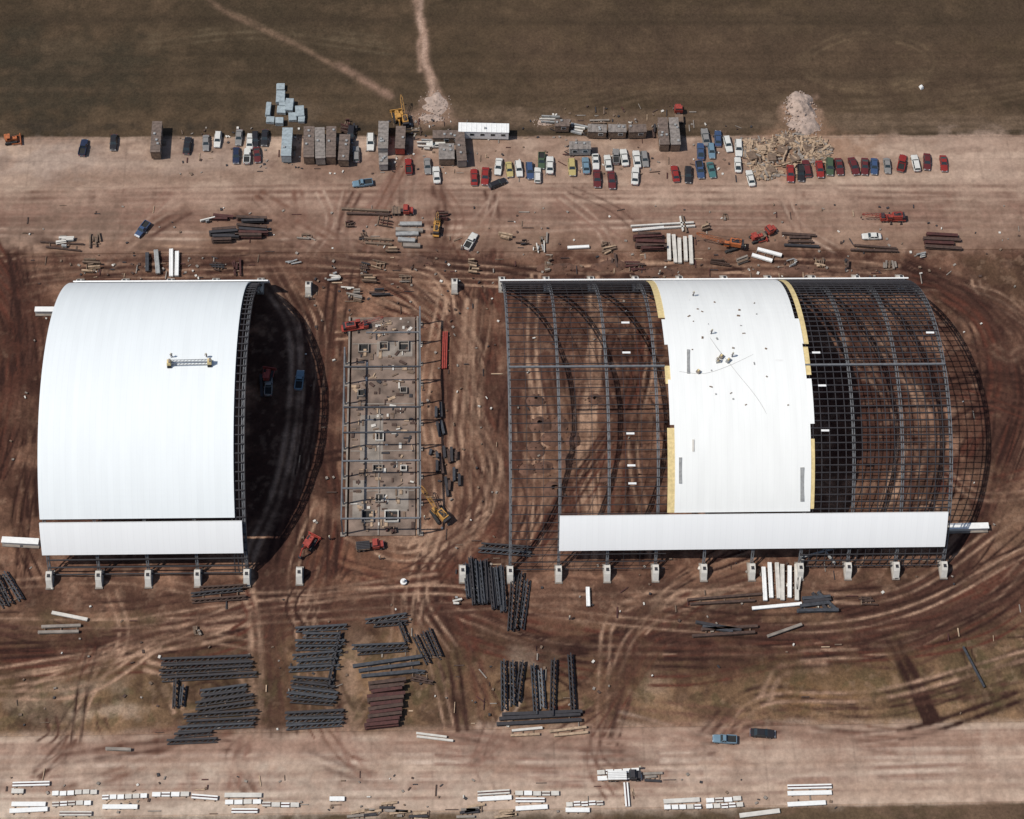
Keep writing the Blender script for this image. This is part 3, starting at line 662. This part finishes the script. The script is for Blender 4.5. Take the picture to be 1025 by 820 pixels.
# ------------------------------------------------------------ vehicles
PAINT=mat('car_paint',(.3,.3,.3))
CARC={}
def cp(c):
    t={'r':(.24,.025,.02),'dr':(.11,.022,.022),'w':(.60,.59,.55),'k':(.022,.02,.022),'b':(.045,.075,.15),'lb':(.14,.22,.28),'t':(.06,.15,.15),'g':(.06,.09,.05),'y':(.42,.34,.14),'gy':(.22,.21,.20),'tn':(.30,.24,.17),'db':(.02,.028,.06)}[c]
    if c not in CARC:
        CARC[c]=mat('car_paint_'+c,t,.35,0,.08)
    return CARC[c]
def carmesh(kind):
    mb=MB(); mb.mi(PAINT)
    st=[(-2.66,.80,.40,.68),(-2.52,.92,.32,.82),(-1.6,.97,.26,.90),(0,.98,.24,.92),(1.1,.97,.26,.92),(2.35,.92,.30,.84),(2.62,.82,.40,.70)]
    secs=[]
    for x,w,zl,zb in st:
        secs.append([(x,-w*.85,zl),(x,w*.85,zl),(x,w,zl+.16),(x,w,zb-.2),(x,w*.9,zb),(x,0,zb+.03),(x,-w*.9,zb),(x,-w,zb-.2),(x,-w,zl+.16)])
    mb.loft(secs,PAINT)
    if kind=='sedan': cab=(-1.85,1.05,-1.25,.30)
    elif kind=='coupe': cab=(-2.0,.8,-.95,.05)
    elif kind=='wagon': cab=(-2.5,1.05,-2.25,.30)
    else: cab=(-.35,1.0,-.2,.45)
    a,b,c,d=cab; zb=.9; zt=1.38 if kind!='pickup' else 1.62; wb,wt=.86,.68
    mb.poly([(a,-wb,zb),(b,-wb,zb),(b,wb,zb),(a,wb,zb),(c,-wt,zt),(d,-wt,zt),(d,wt,zt),(c,wt,zt)],[(0,1,5,4),(1,2,6,5),(2,3,7,6),(3,0,4,7)],GLASS)
    mb.box(((c+d)/2,0,zt+.02),(d-c+.08,wt*2+.06,.07),PAINT,0,.93,.93)
    for (p,q) in (((a,-wb,zb),(c,-wt,zt)),((a,wb,zb),(c,wt,zt)),((b,-wb,zb),(d,-wt,zt)),((b,wb,zb),(d,wt,zt))): mb.beam(p,q,.09,.07,PAINT)
    for s in (-1,1):
        mb.beam(((a+b)/2-.1,s*wb,zb),((c+d)/2-.1,s*wt,zt),.09,.06,PAINT)
    if kind=='pickup':
        mb.box((-1.5,0,.96),(2.1,1.5,.02),TIRE)
        for s in (-1,1): mb.box((-1.5,s*.88,1.05),(2.2,.16,.34),PAINT)
        mb.box((-2.58,0,1.05),(.12,1.7,.34),PAINT)
        mb.box((-.45,0,1.05),(.1,1.7,.3),PAINT)
    for x in (-1.65,1.65):
        for s in (-1,1):
            mb.cyl((x,s*.78,.35),(x,s*.985,.35),.36,TIRE,14); mb.cyl((x,s*.985,.35),(x,s*1.0,.35),.2,CHROME,10)
    mb.box((-2.72,0,.5),(.14,1.75,.16),CHROME); mb.box((2.69,0,.5),(.14,1.75,.16),CHROME)
    for s in (-1,1):
        mb.box((-2.66,s*.62,.66),(.06,.3,.12),REDL); mb.box((2.62,s*.6,.64),(.08,.32,.14),WHITE); mb.box((.75,s*1.02,.98),(.15,.12,.1),CHROME)
    return mb.mesh('parked_'+kind)
CM={k:carmesh(k) for k in ('sedan','coupe','wagon','pickup')}
random.seed(11)
def car(u,v,c,o='v',kind=None,name='parked_car'):
    kind=kind or random.choice(['sedan','sedan','coupe','wagon'])
    x,y=g(u,v+2); yaw={'v':math.pi/2,'h':0}.get(o,0) if isinstance(o,str) else math.radians(o)
    if random.random()<.5: yaw+=math.pi
    if kind=='pickup': name='pickup_truck'
    ob=inst(CM[kind],name,(x,y,.05),yaw+random.gauss(0,.07)); k=random.uniform(.84,.96); ob.scale=(k,k,k)
    ob.material_slots[0].link='OBJECT'; ob.material_slots[0].material=cp(c); return ob
cars=[(84,147,'db'),(115,142,'k'),(189,144,'k'),(206,142,'gy'),(219,141,'w'),(240,139,'gy'),(249,139,'w'),(257,138,'k'),(238,157,'db'),(247,156,'w'),(257,155,'dr'),(266,139,'k'),
(474,178,'r'),(486,174,'r'),(498,167,'w'),(511,167,'y'),(519,167,'w'),(530,171,'b'),(541,162,'g'),(550,164,'w'),(539,173,'w'),(571,168,'y'),(586,166,'lb'),(597,178,'dr'),(597,163,'w'),(612,178,'dr'),(607,162,'w'),(617,158,'gy'),(626,158,'w'),(636,158,'w'),(636,175,'w'),(645,158,'gy'),
(677,175,'r'),(688,174,'k'),(701,151,'b'),(712,150,'lb'),(701,169,'b'),(712,168,'t'),(718,137,'b'),(707,137,'gy'),(729,145,'w'),(739,147,'w'),(739,164,'w'),(752,178,'w'),
(790,172,'r'),(800,172,'k'),(808,170,'dr'),(820,167,'r'),(829,168,'g'),(840,166,'dr'),(855,165,'dr'),(865,165,'dr'),(876,166,'b'),(889,164,'gy'),(902,162,'r'),(916,162,'w'),(926,163,'dr'),(945,163,'r'),
(427,164,'gy'),(437,175,'w'),(358,152,'gy'),(372,140,'w'),(350,135,'k')]
for i,(u,v,c) in enumerate(cars):
    car(u+random.uniform(-1.5,1.5),v+random.uniform(-2,2),c,'v',None if i%9 else 'pickup')
car(498,183,'k',20); car(437,144,'w','h','wagon'); car(872,236,'w','h'); car(143,229,'b',60,'pickup'); car(363,183,'lb','h','pickup'); car(471,241,'w',60,'pickup'); car(300,380,'lb','v','pickup')
car(725,739,'lb','h','pickup'); car(763,733,'k','h','sedan'); car(269,386,'gy','v','pickup'); car(409,166,'r','v','pickup')
def trailer(u,v,w,l,h,roof,side,o='v',name='construction_trailer'):
    x,y=g(u,v); mb=MB()
    mb.box((0,0,h/2+.5),(w,l,h),side)
    mb.box((0,0,h+.56),(w+.16,l+.16,.12),roof)
    n=int(l/1.2)
    for i in range(n): mb.box((0,-l/2+l*(i+.5)/n,h+.65),(w+.1,.1,.06),roof)
    for i in range(random.randint(1,3)): mb.box((random.uniform(-.6,.6)*w/2,random.uniform(-.4,.4)*l,h+.8),(.5,.5,.3),GALV)
    for s in (-1,1):
        for k in range(max(2,int(l/2.6))):
            yy=-l/2+1.3+k*2.5
            if yy<l/2-.8: mb.box((s*(w/2+.015),yy,h*.62+.5),(.05,1.0,.8),GLASS); mb.box((s*(w/2+.01),yy,h*.62+.5),(.03,1.15,.95),WHITE)
    mb.box((w/2+.03,0.2,1.5),(.06,.9,2.0),WOODD); mb.box((w/2+.5,.2,.35),(.8,1.0,.25),WOODD)
    for s in (-1,1):
        for yy in (-.5,.5): mb.cyl((s*(w/2-.3),yy,.4),(s*(w/2-.05),yy,.4),.38,TIRE)
    mb.beam((-.6,l/2,.5),(0,l/2+1.2,.5),.12,.12,STEELD); mb.beam((.6,l/2,.5),(0,l/2+1.2,.5),.12,.12,STEELD)
    mb.obj(name,(x,y,0),{'v':0,'h':math.pi/2}[o]+random.gauss(0,.03))
tr=[(158,145,2.2,9.0,2.6,BROWNR,WOODD,'v'),(288,150,2.3,8.2,2.6,LBLUE,LBLUE,'v'),(310,150,2.4,9,2.6,BROWNR,WOODD,'v'),(321,151,2.2,9,2.6,GREYR,CONCG,'v'),(332,150,2.2,9,2.6,BROWNR,WOODD,'v'),(345,155,2.4,7.5,2.4,BROWNR,WOODD,'v'),
(384,143,2.3,8.0,2.6,GREYR,GALV,'v'),(401,145,2.2,6.5,2.4,BROWNR,REDM,'v'),(484,136,2.6,12.0,2.6,WHITE,WHITE,'h'),(448,142,2.2,7,2.4,BROWNR,WOODD,'h'),(461,154,2.2,8.5,2.5,BROWNR,CONCG,'v'),(447,159,3.6,4.5,2.4,GREYR,WOODD,'v'),
(580,153,2.2,5.0,2.4,GREYR,GALV,'h'),(597,136,2.2,4.4,2.4,GREYR,WOODD,'h'),(617,136,2.2,4.2,2.4,GREYR,WOODD,'h'),(637,136,2.2,4.2,2.4,BROWNR,WOODD,'h'),(663,139,2.2,8.0,2.5,BROWNR,WOODD,'v'),(674,139,2.2,8.0,2.5,GREYR,WOODD,'v'),(384,166,2.0,3.3,2.2,GREYR,GALV,'v'),(562,130,2.0,3.4,2.2,BROWNR,WOODD,'h')]
for t in tr: trailer(*t)
def wheels(mb,xs_,w,r=.5):
    for x in xs_:
        for s in (-1,1): mb.cyl((x,s*(w/2-.35),r),(x,s*w/2,r),r,TIRE,14); mb.cyl((x,s*w/2,r),(x,s*(w/2+.02),r),r*.45,CHROME,8)
def flatbed(u,v,deg,L,cabm,load=None,name='flatbed_truck'):
    x,y=g(u,v); mb=MB(); w=2.4
    mb.box((0,0,1.0),(L,.9,.25),STEELD); mb.box((-1.2,0,1.25),(L-2.6,w,.16),WOODD)
    for k in range(int(L-2.6)): mb.box((-1.2-(L-2.6)/2+k+.5,0,1.34),(.08,w,.03),STEELD)
    mb.box((L/2-.9,0,1.5),(1.7,w-.1,1.3),cabm); mb.box((L/2-1.05,0,2.35),(1.3,w-.3,.7),GLASS,0,.85,.8); mb.box((L/2-1.05,0,2.73),(1.1,w-.5,.08),cabm)
    mb.box((L/2+.45,0,1.2),(1.1,w-.6,.9),cabm,0,.9,.95); mb.box((L/2+1.03,0,.8),(.12,w-.2,.25),CHROME)
    wheels(mb,[L/2+.3,-L/2+.8,-L/2+2.0],w)
    if load:
        for k in range(5): mb.beam((-L/2+.2,-.9+.45*k,1.5),(L/2-2.4,-.9+.45*k,1.5),.35,.3,load)
    mb.obj(name,(x,y,0),math.radians(deg),None,.85)
def lattice(mb,p,q,w,m):
    p=Vector(p);q=Vector(q);d=(q-p).normalized(); s=d.cross(Vector((0,0,1))).normalized(); t=s.cross(d); n=max(4,int((q-p).length/1.2))
    cs=[s*w/2+t*w/2,-s*w/2+t*w/2,-s*w/2-t*w/2,s*w/2-t*w/2]
    def pt(i,c):
        f=i/n; k=min(1,f*5+.3,(1-f)*5+.3); return p.lerp(q,f)+c*k
    for i in range(n):
        for j in range(4):
            mb.beam(pt(i,cs[j]),pt(i+1,cs[j]),.08,.08,m); mb.beam(pt(i,cs[j]),pt(i+1,cs[(j+1)%4]),.05,.05,m)
def crane(u,v,deg,bl,elev,m,slew=0,tracked=False,name='mobile_crane',sc=.75):
    x,y=g(u,v); mb=MB()
    if tracked:
        for s in (-1,1):
            mb.loft([[(a,s*1.5+o,b) for a,b in ((-2.4,.45),(-2.0,.05),(2.0,.05),(2.4,.45),(2.0,.9),(-2.0,.9))] for o in (-.35,.35)],TIRE)
            for k in range(9): mb.box((-1.9+k*.47,s*1.5,.92),(.2,.72,.06),STEELD)
    else:
        mb.box((0,0,1.0),(8,2.4,.5),m); wheels(mb,[-3,-1.9,1.9,3],2.5,.5)
        mb.box((3.4,0,1.6),(1.5,2.3,1.0),m); mb.box((3.4,0,2.25),(1.2,2.0,.5),GLASS,0,.9,.8)
        for sx in (-2.4,.8):
            mb.beam((sx,-2.0,.9),(sx,2.0,.9),.2,.2,STEELD)
            for s in (-1,1): mb.cyl((sx,s*2.0,.1),(sx,s*2.0,1),.2,STEELD)
    sl=math.radians(slew); R=Matrix.Rotation(sl,3,'Z')
    def T(p): return tuple(R@Vector(p))
    mb.cyl((0,0,1.2),(0,0,1.5),1.1,STEELD,16)
    mb.box(T((-1.2,0,2.3)),(3.4,2.1,1.4),m,sl,.9); mb.box(T((-3.1,0,2.1)),(.7,2.2,1.2),STEELD,sl)
    mb.box(T((-1.2,0,3.03)),(2.4,1.2,.08),STEELD,sl)
    mb.box(T((1.2,.8,2.3)),(1.4,.9,1.6),m,sl); mb.box(T((1.25,.8,2.7)),(1.45,.94,.6),GLASS,sl); mb.cyl(T((-1.5,.4,3)),T((-1.5,.4,3.6)),.12,STEELD)
    e=math.radians(elev); tip=(1.2+bl*math.cos(e),0,1.8+bl*math.sin(e))
    lattice(mb,T((1.2,0,1.8)),T(tip),.8,m)
    gt=T((-1.8,0,4.6)); mb.beam(T((-2.4,.5,3)),gt,.12,.12,m); mb.beam(T((-.4,0,3)),gt,.12,.12,m)
    mb.beam(gt,T(tip),.05,.05,STEELD)
    mb.beam(T(tip),(T(tip)[0],T(tip)[1],max(1,tip[2]*.4)),.05,.05,STEELD); mb.box((T(tip)[0],T(tip)[1],max(1,tip[2]*.4)),(.35,.35,.5),STEELD)
    mb.obj(name,(x,y,0),math.radians(deg),None,sc)
def dozer(u,v,deg,m,name='bulldozer',arm=False):
    x,y=g(u,v); mb=MB()
    for s in (-1,1):
        mb.loft([[(a,s*1.0+o,b) for a,b in ((-1.9,.5),(-1.5,.05),(1.5,.05),(1.9,.5),(1.5,1.0),(-1.5,1.0))] for o in (-.28,.28)],TIRE)
        for k in range(7): mb.box((-1.4+k*.47,s*1.0,1.02),(.2,.58,.06),STEELD)
        mb.beam((0,s*1.45,.6),(2.5,s*1.45,.5),.16,.25,m)
    mb.box((.6,0,1.3),(2.2,1.2,.9),m,0,.85,.95); mb.box((-.9,0,1.3),(1.4,1.5,.7),m); mb.box((-.9,0,1.75),(.6,.7,.4),STEELD)
    for sx in (-1.5,-.3):
        for s in (-.7,.7): mb.cyl((sx,s,1.6),(sx,s,2.6),.05,STEELD,6)
    mb.box((-.9,0,2.65),(1.6,1.7,.08),m); mb.cyl((.9,.2,1.7),(.9,.2,2.3),.08,STEELD,8)
    mb.loft([[(2.5,yy,.1),(2.75,yy,.5),(2.6,yy,1.1),(2.4,yy,1.1),(2.55,yy,.5),(2.35,yy,.1)] for yy in (-1.8,1.8)],m)
    if arm:
        mb.beam((-1.6,0,1.5),(-3.2,0,3.2),.35,.4,m); mb.beam((-3.2,0,3.2),(-4.4,0,1.2),.28,.3,m); mb.box((-4.5,0,.9),(.7,.9,.7),STEELD,0,.8)
    mb.obj(name,(x,y,.05),math.radians(deg),None,.85)
crane(440,516,-60,8,30,YELLOW,190,True,sc=.8); crane(355,329,10,8,15,REDM,0,False); crane(405,121,80,7,35,YELLOW,20,True,sc=.7); crane(437,230,85,5,30,YELLOW,0,sc=.6)
crane(731,247,20,9,15,ORANGE,150,True,sc=.85); crane(893,220,180,9,8,REDM,0,sc=.75)
dozer(310,545,60,REDM,'tractor_loader',True); dozer(12,142,10,ORANGE); dozer(398,119,100,YELLOW,'backhoe_loader',True); dozer(757,240,20,REDM,'tractor_loader')
dozer(268,378,80,REDM,'tractor_loader')
flatbed(368,548,5,6,REDM,STEELD); flatbed(401,213,0,5,REDM,None); flatbed(764,236,30,5.5,REDM,None); flatbed(679,118,90,5.5,REDM,None); flatbed(622,778,0,7,STEELD,WHITE)

# ------------------------------------------------------------ piles
def plank_heap(name,regions,n,mats,lm=(1.5,4.5),hmax=1.2):
    mb=MB()
    for i in range(n):
        u0,v0,ru,rv=random.choice(regions)
        r=math.sqrt(random.random()); t=random.random()*6.28
        x,y=g(u0+ru*r*math.cos(t),v0+rv*r*math.sin(t)); a=random.choice([0,1.57,random.random()*3.14])+random.gauss(0,.25); L=random.uniform(*lm); z=random.uniform(.1,hmax)*(1-r*.7)+.1
        d=Vector((math.cos(a)*L/2,math.sin(a)*L/2,random.uniform(-.12,.12)))
        c=Vector((x,y,z)); mb.beam(c-d,c+d,random.uniform(.12,.6),random.uniform(.06,.25),random.choice(mats))
    return mb.obj(name)
random.seed(5)
plank_heap('lumber_pile',[(760,156,16,17),(785,158,26,18),(812,150,20,12),(790,142,20,8),(750,150,8,10),(765,174,12,6),(820,158,10,8)],900,[WOOD,WOOD,WOODD,WOOD,CONCG],(.6,2.4),1.0)
mb=MB()
for (u,v,w,l,h) in [(752,158,2.0,2.4,1.0),(762,150,2.4,1.6,.8),(772,160,2.0,2,1.1),(783,152,2.4,2.0,.9),(795,160,2.0,2.0,.8),(790,142,2.4,1.6,.7),(770,172,2.4,1.8,.7),(808,150,2,1.6,.7)]:
    p=g(u,v); yw=random.uniform(-.4,.4)
    for k in range(6): mb.box((p[0],p[1],.1+h*(k+.5)/6),(w+random.uniform(-.3,.3),l,h/6-.03),random.choice([WOOD,WOODD]),yw)
mb.obj('lumber_bundles')
def mound(name,u,v,rx,ry,h,m,seed=0,rough=.35,lumps=10,ls=.3):
    cx,cy=g(u,v); n=44; t=np.linspace(-1.4,1.4,n); A,Bq=np.meshgrid(t,t)
    nn=fbm(A*rx+seed*31,Bq*ry+seed*13,1.4,seed%8,4); nb_=fbm(A*rx+seed*11,Bq*ry,3.0,(seed+3)%8,2)
    d=np.sqrt(A*A+Bq*Bq)+(nb_-.5)*.9
    z=h*1.25*np.clip(1-d**1.1,-.5,1)*(1-rough+2*rough*nn)-.2-.25*ss(1.0,1.4,np.maximum(abs(A),abs(Bq)))
    vs=[(cx+A[j,i]*rx,cy+Bq[j,i]*ry,z[j,i]) for j in range(n) for i in range(n)]
    fs=[(j*n+i,j*n+i+1,(j+1)*n+i+1,(j+1)*n+i) for j in range(n-1) for i in range(n-1)]
    mb=MB(); mb.poly(vs,fs,m)
    for k in range(lumps):
        r=random.random()**.6; a=random.random()*6.28; x=cx+rx*r*1.2*math.cos(a); y=cy+ry*r*1.2*math.sin(a); s=random.uniform(.5,1.3)*ls
        mb.box((x,y,max(.05,h*(1-r**1.1)*.85)),(s,s*random.uniform(.6,1.3),s*.6),m,random.random()*3,.7)
    return mb.obj(name)
MUD=mat('mud_heap',S(104,75,61),.95,0,.35,.8,.6)
mound('rubble_mound',801,109,3.6,4.6,1.8,RUB,1,lumps=90,ls=.4); mound('rubble_mound',803,125,4,3.4,1.1,RUB,2,lumps=90,ls=.35); mound('rubble_mound',436,105,3.5,4,.6,RUB,3,lumps=70); mound('rubble_mound',545,122,2.5,1.6,.6,RUB,5,lumps=40); mound('rubble_mound',430,118,4,1.5,.5,RUB,6,lumps=60)
random.seed(8)
for i,(u,v,a,b,h) in enumerate([(540,425,2.4,2,1.1),(552,440,2.6,2,1.2),(535,450,2,2,1),(560,425,2,2.3,1),(545,468,2.4,2,1.1),(566,462,2,2,.9),(528,470,2,1.6,.8),(575,440,1.8,1.8,.8),(555,490,2.2,1.8,.9),(536,400,2,1.5,.8),(595,400,1.8,1.6,.7),(610,480,2,1.5,.8)]): mound('spoil_heap',u,v,a,b,h,MUD,i)
for i,(u,v,a,b,h) in enumerate([(415,262,4,1.6,.8),(560,268,5,1.6,.8),(610,266,6,1.6,.8),(660,272,5,1.4,.8),(800,270,5,1.3,.6)]): mound('spoil_heap',u,v,a,b,h,MUD,i+3)
random.seed(9)
mb=MB()
zones=[((300,258),(500,330),80),((300,330),(342,560),16),((420,330),(500,560),50),((0,600),(1025,640),30),((150,640),(600,735),80),((10,640),(160,735),16),((600,640),(1000,720),10),((0,205),(1025,255),140),((180,128),(470,175),130),((470,120),(760,180),130),((510,290),(660,570),20),((455,540),(960,600),60),((0,775),(840,815),90),((0,256),(60,600),16),((550,105),(700,130),50),((955,260),(1020,560),8),((60,255),(260,280),60),((380,120),(470,140),50),((500,255),(960,282),90)]
for (a,b),(c,d),n in zones:
    for i in range(n):
        x,y=g(random.uniform(a,c),random.uniform(b,d)); s=random.random()
        if s<.7: mb.box((x,y,.14),(random.uniform(.2,.75),random.uniform(.2,.55),random.uniform(.1,.5)),random.choice([CONC,RUSTB,STEELD,WOODD,CONCG,CONCG]),random.random()*3)
        else:
            t=random.choice([0,0,1.57,1.5,random.random()*3]); L=random.uniform(.8,2.6)
            mb.box((x,y,.16),(L,random.uniform(.1,.3),.12),random.choice([WOOD,CONCG,RUSTB,STEELD,RUST,WOODD]),t)
mb.obj('scattered_debris')
mb=MB(); mb.cyl((0,0,.5),(0,0,.05),.7,WHITE,14); mb.cyl((0,0,.5),(0,0,1.4),.45,WHITE,14,.25); mb.obj('white_tank',(*g(404,583),0))
mb=MB(); mb.box((0,0,.35),(.8,1.1,.7),WHITE,.4,.7); mb.box((0,0,.8),(.4,.6,.3),WHITE,.4,.6); mb.obj('field_marker',(*g(922,88),0))

# ------------------------------------------------------------ workers
def workermesh():
    mb=MB()
    def limb(pts,rs,m,n=8):
        secs=[]
        for (p,r) in zip(pts,rs): secs.append([(p[0]+r*math.cos(2*math.pi*i/n),p[1]+r*math.sin(2*math.pi*i/n)*.85,p[2]) for i in range(n)])
        mb.loft(secs,m)
    for s in (-1,1):
        limb([(s*.12,.06*s,.04),(s*.12,.04*s,.45),(s*.1,0,.9)],[.07,.075,.11],JEAN); mb.box((s*.12,.06*s+.06,.05),(.11,.28,.1),TIRE)
        limb([(s*.27,.22,.95),(s*.30,.05,1.12),(s*.22,0,1.45)],[.04,.05,.07],SHIRT); mb.box((s*.27,.25,.9),(.07,.08,.14),SKIN)
    limb([(0,0,.85),(0,0,1.1),(0,0,1.4),(0,0,1.5)],[.19,.18,.24,.1],SHIRT); limb([(0,0,1.48),(0,0,1.56)],[.06,.06],SKIN)
    limb([(0,.01,1.54),(0,.02,1.62),(0,0,1.72)],[.07,.1,.1],SKIN); limb([(0,0,1.69),(0,0,1.71),(0,0,1.8),(0,0,1.84)],[.15,.14,.1,.03],HAT)
    return mb.mesh('construction_worker')
WM=workermesh(); random.seed(4)
for (u,v) in [(694,296),(712,334),(718,362),(733,357),(172,358),(207,358)]:
    p=onroof(u,v,.22); inst(WM,'construction_worker',p,random.random()*6)
for (u,v) in [(310,300),(380,560),(425,520),(660,275),(350,300),(462,250),(745,250),(415,140),(570,620),(640,770),(330,540)]:
    inst(WM,'construction_worker',(*g(u,v),.05),random.random()*6)

# ------------------------------------------------------------ light, world, camera
ELEV=math.radians(56.5); AZ=math.radians(12)
d=Vector((math.cos(ELEV)*math.cos(AZ),math.cos(ELEV)*math.sin(AZ),-math.sin(ELEV)))
sun=bpy.data.lights.new('sun','SUN'); sun.energy=3.8; sun.angle=math.radians(.55); sun.color=(1,.948,.865)
so=bpy.data.objects.new('sun',sun); scene.collection.objects.link(so); so.rotation_euler=d.to_track_quat('-Z','Y').to_euler(); so.location=(-200,-50,300)
w=bpy.data.worlds.new('World'); scene.world=w; w.use_nodes=True; nt=w.node_tree
sky=nt.nodes.new('ShaderNodeTexSky'); sky.sky_type='NISHITA'; sky.sun_disc=False; sky.sun_elevation=ELEV; sky.sun_rotation=math.atan2(-d.x,-d.y)
nt.links.new(sky.outputs[0],nt.nodes['Background'].inputs[0]); nt.nodes['Background'].inputs[1].default_value=.085
cam=bpy.data.cameras.new('camera'); cam.sensor_width=36; cam.lens=36*FP/1025; cam.clip_end=20000; cam.clip_start=1
co=bpy.data.objects.new('camera',cam); scene.collection.objects.link(co)
M4=Matrix([list(RM[i])+[C0[i]] for i in range(3)]+[[0,0,0,1]]); co.matrix_world=M4
scene.camera=co
scene.view_settings.view_transform='Standard'; scene.view_settings.look='None'; scene.view_settings.exposure=0
